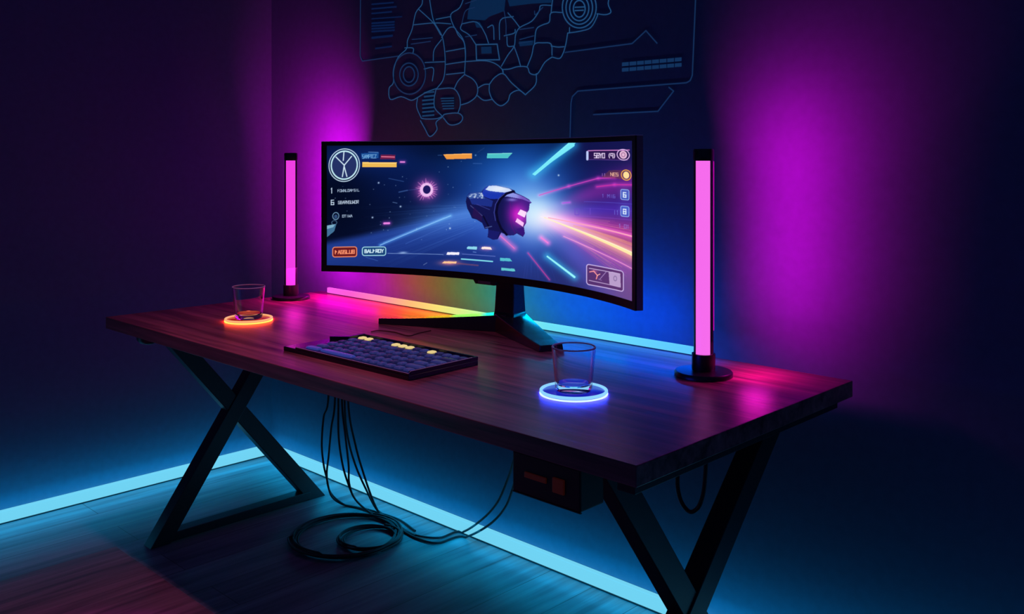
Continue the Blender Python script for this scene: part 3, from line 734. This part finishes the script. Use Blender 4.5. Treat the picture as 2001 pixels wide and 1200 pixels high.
me.loops.add(fq.size); me.loops.foreach_set('vertex_index', fq.astype(np.int32).ravel())
me.polygons.add(len(fq)); me.polygons.foreach_set('loop_start', (np.arange(len(fq))*4).astype(np.int32))
me.update(calc_edges=True)
ca = me.color_attributes.new('picture', 'FLOAT_COLOR', 'POINT')
ca.data.foreach_set('color', np.concatenate([LIN.reshape(-1, 3), np.ones((len(co), 1))], 1).astype(np.float32).ravel())
me.shade_smooth()
m, nt, b = new_mat('screen_picture')
at = nt.nodes.new('ShaderNodeAttribute'); at.attribute_name = 'picture'
nt.links.new(at.outputs['Color'], b.inputs['Emission Color']); b.inputs['Emission Strength'].default_value = 1.0
b.inputs['Base Color'].default_value = (.004, .004, .005, 1); b.inputs['Roughness'].default_value = 0.35; b.inputs['Specular IOR Level'].default_value = 0.2
scr = link('screen', me, m, mon)
scr['label'] = 'lit screen with a blue spaceship, coloured speed streaks and game read-outs'

# ------------------------------------------------------------------ keyboard
kb = tag(empty('keyboard', (1.625, -0.70, ZT), math.radians(1.5)), 'dark blue backlit keyboard lying on the desk in front of the monitor', 'keyboard')
kb.scale = (1, 1, 0.7)
KX0, KX1, KY0, KY1 = -0.243, 0.243, -0.108, 0.112
M['kbody'] = plain('keyboard_case', (0.012, 0.014, 0.03), rough=0.2)
M['kplate'] = glow('key_backlight', (0.002, 0.006, 0.06), 0.4, (0.01, 0.01, 0.06))
M['key'] = glow('blue_keycap', (0.04, 0.06, 0.28), 0.30, (0.05, 0.06, 0.22), 0.35)
M['keyd'] = glow('dark_blue_keycap', (0.02, 0.03, 0.16), 0.2, (0.04, 0.05, 0.16), 0.35)
M['keyl'] = glow('lit_keycap', lin((238, 214, 140)), 0.85, (0.3, 0.25, 0.1), 0.4)
M['space'] = glow('space_bar_cap', (0.05, 0.09, 0.55), 0.36, (0.05, 0.08, 0.3), 0.3)
bm = bmesh.new()
add_prism(bm, [(KX0, KY0), (KX1, KY0), (KX1, KY1), (KX0+0.03, KY1), (KX0+0.03, KY1-0.05), (KX0, KY1-0.06)], 'z', 0.0, 0.016)
finish('base_plate', bm, M['kbody'], kb, bevel=0.002)
bm = bmesh.new(); add_box(bm, (KX0+0.062, KY0+0.004, 0.016), (KX1-0.002, KY1-0.002, 0.0205))
finish('backlit_plate', bm, M['kplate'], kb)
bm = bmesh.new()
add_box(bm, (KX0+0.052, KY0, 0.016), (KX1, KY0+0.005, 0.0225)); add_box(bm, (KX1-0.007, KY0+0.006, 0.016), (KX1, KY1, 0.029))
add_box(bm, (KX0+0.052, KY1-0.006, 0.016), (KX1-0.007, KY1, 0.029)); 
finish('rim', bm, M['kbody'], kb, bevel=0.0012)
bm = bmesh.new()
add_prism(bm, [(KX0+0.012, 0.03), (KX0+0.020, 0.022), (KX0+0.060, 0.055), (KX0+0.060, KY1), (KX0+0.048, KY1), (KX0+0.048, 0.066)], 'z', 0.016, 0.030)
finish('side_bar', bm, M['kbody'], kb, bevel=0.001)
bm = bmesh.new(); add_tube(bm, [(KX0+0.054, KY0+0.001, 0.0225), (KX1-0.001, KY0+0.001, 0.0225), (KX1-0.001, KY0+0.006, 0.029), (KX1-0.001, KY1-0.02, 0.0292)], 0.0009, 6)
finish('edge_trim_highlight', bm, plain('pale_trim_highlight', (0.9, 0.85, 0.9), rough=0.4), kb)  # pale colour paints the highlight along the edge trim
def key_mesh(w, d, h=0.006):
    bm = bmesh.new(); n = 20; prev = None
    for (s, z) in ((1.0, 0), (1.0, h*0.35), (0.86, h*0.9), (0.72, h)):
        r_ = []
        for i in range(n):
            a = 2*PI*i/n; e = 0.42
            cx_ = math.copysign(abs(math.cos(a))**e, math.cos(a)); cy_ = math.copysign(abs(math.sin(a))**e, math.sin(a))
            r_.append(bm.verts.new((cx_*(w/2-(1-s)*d*0.6), cy_*d/2*s, z)))
        if prev:
            for i in range(n): bm.faces.new((prev[i], prev[(i+1) % n], r_[(i+1) % n], r_[i]))
        prev = r_
    bm.faces.new(prev)
    bmesh.ops.recalc_face_normals(bm, faces=bm.faces)
    me = bpy.data.meshes.new('key'); bm.to_mesh(me); bm.free(); me.shade_smooth(); return me
kx0, kx1 = KX0+0.066, KX1-0.012
PIT = (kx1-kx0)/15; ROWS = 6; DR = (KY1-0.010-(KY0+0.010))/ROWS
meshes = {}
def put_key(x0, x1, row, mat):
    w = x1-x0-0.0085; kk = (round(w, 4), mat.name)
    if kk not in meshes:
        mm = key_mesh(w, DR*0.62); mm.materials.append(mat); meshes[kk] = mm
    o = bpy.data.objects.new('key', meshes[kk]); C.objects.link(o); o.parent = kb
    o.location = ((x0+x1)/2, KY0+0.010+DR*(row+0.5), 0.0206)
for r_ in range(1, ROWS):
    x = kx0
    pat = {1: [1.6]+[1]*11+[2.4], 2: [1.3]+[1]*11+[1.7, 1], 3: [1.1]+[1]*12+[1.9], 4: [1]*13+[2], 5: [1]*15}[r_]
    tot = sum(pat)
    for i, u in enumerate(pat):
        x1 = x+u*(kx1-kx0)/tot
        mt = M['key'] if (i*7+r_*5) % 3 else M['keyd']
        if r_ == 5 and i in (0, 1, 5, 6, 7, 10): mt = M['keyl']
        put_key(x, x1, r_, mt); x = x1
x = kx0
for i, u in enumerate([2.2, 5.0, 1.2, 1, 1, 1, 1.2, 1.2, 1.2]):
    x1 = x+u*(kx1-kx0)/15; put_key(x, x1, 0, M['space'] if i < 2 else M['key']); x = x1
# thin curve behind the keyboard
curve = [at_z(px, py, ZT+0.0016) for px, py in ((725, 648), (741, 646), (770, 649), (798, 656), (818, 651), (842, 646))]
bm = bmesh.new(); add_tube(bm, catmull(curve, 6), 0.0014, 6)
tag(finish('thin_curve', bm, plain('brown_curve', (0.12, 0.02, 0.015), rough=0.5), smooth=True), 'thin dark curved line on the desktop behind the keyboard', 'cable')

# ------------------------------------------------------------------ cables
k8 = lambda x, y: (540+x*.3084, 760+y*.3084)
def strand(hang, floor_, label, r=0.0035, yh=-0.25, top=True, grp='black cables hanging below the desk'):
    pts = [at_y(*k8(*p), yh+0.0*i) for i, p in enumerate(hang)]
    fl = [at_z(*k8(*p), r+0.001) for p in floor_]
    if top:
        t_ = pts[0].copy(); t_.z = ZU-0.002; pts = [t_]+pts
    if fl:
        n = len(pts)
        yf = fl[0].y
        # slide the lower part of the hang towards the floor point
        for i in range(n):
            s = max(0, (i-n+4)/4.0)
            if s > 0:
                p = hang[i-(1 if top else 0)]; pts[i] = at_y(*k8(*p), yh+(yf-yh)*s*0.9)
    bm = bmesh.new(); P = catmull(pts+fl, 8)
    for p in P: p.z = max(p.z, r+0.0005)
    add_tube(bm, P, r, 8)
    return tag(finish('hanging_cable', bm, M['rubber'], smooth=True), label, 'cable', grp)
strand([(330, 50), (300, 180), (288, 350), (300, 480), (318, 560), (350, 680)], [(430, 735), (540, 755), (650, 785), (780, 830), (880, 900)], 'leftmost black cable hanging from the desk and swinging widest to the left')
strand([(372, 60), (348, 250), (332, 420), (320, 550), (345, 660)], [(440, 738), (560, 765), (700, 830)], 'black cable second from the left, crossing the leftmost one low down')
strand([(393, 60), (395, 300), (420, 480), (455, 600), (500, 700)], [(590, 785), (680, 840), (740, 900)], 'black cable third from the left in the hanging bundle')
strand([(415, 60), (438, 300), (458, 480), (462, 600), (500, 700)], [(600, 790), (720, 860), (820, 910)], 'black cable in the middle of the bundle, bowing right then falling straight')
strand([(432, 70), (452, 300), (500, 480), (570, 640)], [(640, 770), (740, 860), (880, 930)], 'second black cable from the right in the hanging bundle')
strand([(455, 80), (500, 350), (560, 560), (610, 700)], [(655, 790), (720, 850), (750, 930), (730, 1000)], 'rightmost black cable of the bundle, running down to the coil')
strand([(1545, 380), (1510, 440), (1470, 560), (1400, 720), (1300, 830)], [(1180, 908), (1030, 943), (880, 925), (780, 870), (700, 810)], 'upper of two black cables sweeping from the control box to the floor', top=False, yh=-0.40, grp='black cables sweeping from the control box')
strand([(1560, 440), (1508, 600), (1450, 750), (1350, 860)], [(1200, 940), (1020, 975), (900, 950), (800, 900)], 'lower of two black cables sweeping from the control box to the floor', top=False, yh=-0.40, grp='black cables sweeping from the control box')
def coil(px, py, r, turns, label, rad=0.0032, stretch=(1, 1), jit=0.012):
    c = at_z(px, py, 0); bm = bmesh.new(); pts = []
    n = 60*turns
    for i in range(n+1):
        a = 2*PI*i/60; t = i/60
        rr_ = r*(1-0.045*((t*1.7) % 1.6)+jit*math.sin(a*0.37+t*2.1))
        pts.append((c.x+rr_*math.cos(a)*stretch[0]+0.008*math.sin(t*2.2), c.y+rr_*math.sin(a)*stretch[1]+0.008*math.cos(t*1.7), rad+0.001+0.0042*((t*0.9) % 3)))
    add_tube(bm, pts, rad, 8)
    return tag(finish('cable_coil', bm, M['rubber'], smooth=True), label, 'cable', 'coiled cables on the floor')
coil(676, 1050, 0.178, 8, 'large loose coil of black cable lying on the floor under the desk')
coil(721, 1056, 0.098, 5, 'small tight coil of black cable lying inside the large coil')

# ------------------------------------------------------------------ faint line drawing on the wall
mu = tag(empty('wall_mural', (1.6, -0.001, 1.4)), 'faint blue line drawing of a sector map on the back wall above the monitor', 'wall mural')
LINE = glow('mural_blue_line', lin((34, 80, 124)), 0.75, (0.05, 0.1, 0.2), 0.8)  # weak glow added so the lines show on the unlit wall
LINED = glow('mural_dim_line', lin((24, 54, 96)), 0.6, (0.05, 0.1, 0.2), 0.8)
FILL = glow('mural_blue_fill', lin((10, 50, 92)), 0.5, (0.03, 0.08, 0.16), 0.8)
k2 = lambda x, y: (680+x*.3598, y*.3598)
def wl(x, y, off=-0.0012):
    p = at_y(*k2(x, y), 0.0); return Vector((p.x-1.6, off+0.001, p.z-1.4))
def ribbon(bm, pts, w):
    P = [wl(*p) for p in pts]
    for a, b2 in zip(P[:-1], P[1:]):
        d = (b2-a); 
        if d.length < 1e-5: continue
        d.normalize(); n = Vector((-d.z, 0, d.x))*w/2; e = d*w*0.35
        th = Vector((0, -0.0012, 0))
        q_ = [a-e+n, b2+e+n, b2+e-n, a-e-n]
        A_ = [bm.verts.new(p) for p in q_]; B_ = [bm.verts.new(p+th) for p in q_]
        bm.faces.new(A_); bm.faces.new(B_[::-1])
        for i in range(4): bm.faces.new((A_[i], A_[(i+1) % 4], B_[(i+1) % 4], B_[i]))
def mural_lines(name, lines, w, mat, smooth_=True):
    bm = bmesh.new()
    for L_ in lines:
        if smooth_ and len(L_) > 2:
            pp = catmull([(x, y, 0) for x, y in L_], 4); L_ = [(p.x, p.y) for p in pp]
        ribbon(bm, L_, w)
    return finish(name, bm, mat, mu)
mapl = [
 [(400,-40),(405,20),(370,70),(350,160),(325,220),(320,265),(275,310),(250,380),(248,450),(225,480),(232,540),(290,525),(345,545),(380,530)],
 [(380,530),(375,580),(395,630),(410,645),(480,645),(515,632)], [(395,655),(420,700),(447,742),(485,705),(480,665),(515,635)],
 [(515,635),(530,620),(600,615),(625,640),(605,670),(555,678),(520,640)], [(480,485),(570,480),(605,520),(612,570),(600,612)],
 [(480,485),(470,540),(475,590),(515,632)], [(380,530),(430,500),(485,480)], [(440,-40),(455,60),(470,120),(510,190),(525,260),(530,350),(520,430),(485,480)],
 [(385,50),(430,90),(470,130),(505,190)], [(640,-40),(610,40),(560,80),(580,150),(625,210),(640,280),(635,400)],
 [(510,205),(545,155),(580,150),(600,190),(632,230),(640,300)], [(635,405),(600,440),(580,480)], [(635,405),(680,430),(705,470),(700,520),(660,555),(615,570)],
 [(705,480),(740,460),(770,458)], [(705,520),(740,545),(785,540)], [(770,458),(800,420),(845,400),(890,450),(965,515),(930,490),(885,510),(870,550),(830,575),(790,545),(770,500),(770,458)],
 [(965,515),(1020,460),(1025,400)], [(635,335),(740,330),(800,345),(840,378),(845,402)], [(840,378),(880,375),(925,362),(975,365),(990,398),(1030,402),(1070,340),(1110,310)],
 [(1110,310),(1150,318),(1170,290),(1185,240),(1195,180)], [(1195,180),(1260,170),(1320,150),(1355,90),(1355,75)], [(1205,150),(1205,180)],
 [(1355,75),(1400,80),(1430,65),(1415,20),(1430,-40)], [(975,362),(1000,300),(1015,240),(1060,233),(1105,240),(1110,300)], [(1105,250),(1140,256),(1175,254)],
 [(1015,235),(1025,160),(1060,135),(1095,120),(1105,70),(1165,68)], [(1105,70),(1110,20),(1120,-40)], [(835,360),(870,300),(905,250),(912,190),(935,150),(1000,115),(1040,60),(1050,30),(1110,30)],
 [(905,255),(925,310),(940,362)], [(620,130),(700,120),(745,180),(765,235)], [(560,90),(480,105)], [(620,130),(615,160),(660,190),(695,240)], [(870,70),(905,110),(935,150)],
 [(420,340),(530,335)], [(415,375),(465,370),(460,440)], [(535,280),(635,262)], [(535,350),(635,335)], [(535,405),(630,395)], [(465,330),(470,270),(510,215)], [(360,135),(470,125),(560,130)],
 [(845,400),(840,378)], [(760,150),(790,140),(795,215)], [(825,215),(830,110),(900,90)], [(850,195),(905,180),(910,160)], [(865,200),(870,250),(905,250)], [(310,260),(355,262),(355,290)]]
mural_lines('map_outline', mapl, 0.0028, LINE)
for L1 in [[(350,215),(460,205)], [(345,240),(450,225)], [(935,160),(1010,150)], [(935,215),(1010,195)], [(930,235),(1000,225)],
   [(1015,60),(1020,80),(1060,40)], [(640,20),(700,0)], [(620,130),(640,60),(690,40)], [(850,60),(860,130),(860,195)], [(640,200),(700,190)]]: mural_lines('detail_line', [L1], 0.0028, LINED)
def ell(cx_, cy_, rx, ry): return [(cx_+rx*math.cos(2*PI*i/48), cy_+ry*math.sin(2*PI*i/48)) for i in range(49)]
mural_lines('ring_target', [ell(335,400,88,112), ell(333,405,50,62), ell(333,405,30,42)], 0.0042, LINED, False)
mural_lines('ring_target', [ell(1258,40,92,112), ell(1258,42,72,90), ell(1258,45,52,68), ell(1258,48,32,45), [(1235,40),(1285,38)], [(1235,58),(1280,56)]], 0.0036, LINE, False)
for L1 in [[(70,-60),(68,305),(80,332),(275,305)], [(1180,285),(1545,237),(1620,167),(1680,235)], [(1892,-60),(1872,410),(1860,438),(1840,450),(1250,495),(1220,525),(1213,560),(1207,770)],
   [(1745,475),(1770,495),(1685,605),(1335,623)]]: mural_lines('panel_frame', [L1], 0.0034, LINED, False)
mural_lines('screen_window', [[(697,243),(812,240),(825,325),(700,326),(697,243)]], 0.0036, LINE, False)
def quads(name, lst, mat):
    bm = bmesh.new()
    for Q in lst:
        P = [wl(*p) for p in Q]; th = Vector((0, -0.0008, 0))
        A_ = [bm.verts.new(p) for p in P]; B_ = [bm.verts.new(p+th) for p in P]; n = len(P)
        bm.faces.new(A_); bm.faces.new(B_[::-1])
        for i in range(n): bm.faces.new((A_[i], A_[(i+1) % n], B_[(i+1) % n], B_[i]))
    return finish(name, bm, mat, mu)
tl = []
for i in range(4): tl.append([(130, 122+i*15), (255, 114+i*15), (255, 124+i*15), (130, 132+i*15)])
tl += [[(130,200),(245,188),(245,200),(130,212)], [(130,20),(250,10),(250,18),(130,28)], [(130,45),(265,33),(265,41),(130,53)], [(130,70),(240,60),(240,68),(130,78)], [(150,260),(240,248),(240,256),(150,268)], [(130,100),(295,88),(295,94),(130,106)]]
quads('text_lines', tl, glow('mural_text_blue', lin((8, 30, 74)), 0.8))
gr = []
for j in range(2):
    for i in range(8):
        x0_ = 1490+i*41; y0_ = 340+j*30-i*3.6; gr.append([(x0_, y0_), (x0_+36, y0_-3), (x0_+36, y0_+17), (x0_, y0_+20)])
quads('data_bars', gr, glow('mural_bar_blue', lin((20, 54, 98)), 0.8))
hb = [[(405+(0 if i > 1 else 10), 500+i*21), (470, 494+i*21), (470, 503+i*21), (405+(0 if i > 1 else 10), 509+i*21)] for i in range(7)]
hb += [[(505+i*3, 532+i*14), (577, 530+i*14), (577, 536+i*14), (505+i*3, 538+i*14)] for i in range(5)]
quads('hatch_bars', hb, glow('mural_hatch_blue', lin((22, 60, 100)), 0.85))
for Q1 in [[(680,-30),(860,-30),(850,60),(770,90),(745,110),(650,105),(655,60)], [(725,255),(780,253),(782,290),(727,292)], [(930,225),(1010,220),(1005,245),(935,252)],
    [(860,-30),(1110,-30),(1105,15),(1000,20),(880,35)], [(150+540,120),(715,118),(735,150),(700,150)]]: quads('filled_block', [Q1], FILL)

# ------------------------------------------------------------------ world and the added spots out of view
w = bpy.data.worlds.new('world'); scene.world = w; w.use_nodes = True
bg = w.node_tree.nodes['Background']; bg.inputs['Color'].default_value = (0.10, 0.16, 1.0, 1); bg.inputs['Strength'].default_value = 0.065
sp = bpy.data.lights.new('added_pink_spot', 'SPOT'); sp.energy = 26; sp.color = (0.9, 0.0, 0.9); sp.spot_size = math.radians(64); sp.spot_blend = 1.0; sp.shadow_soft_size = 0.03  # added pink spot, tints the floor in front of the desk
so = bpy.data.objects.new('added_pink_spot', sp); C.objects.link(so); so.location = (1.5, -0.95, 0.62)
so.rotation_euler = (Vector((1.28, -1.25, 0))-Vector(so.location)).to_track_quat('-Z', 'Y').to_euler()

cl = bpy.data.lights.new('added_overhead_spot', 'SPOT'); cl.energy = 38; cl.color = (1.0, 0.27, 0.60); cl.spot_size = math.radians(62); cl.spot_blend = 1.0; cl.shadow_soft_size = 0.05  # added unseen spot overhead, brightens the desktop and the floor before it
co_ = bpy.data.objects.new('added_overhead_spot', cl); C.objects.link(co_); co_.location = (1.40, -1.06, 2.6)
co_.rotation_euler = (Vector((1.40, -1.06, 0))-Vector(co_.location)).to_track_quat('-Z', 'Y').to_euler()
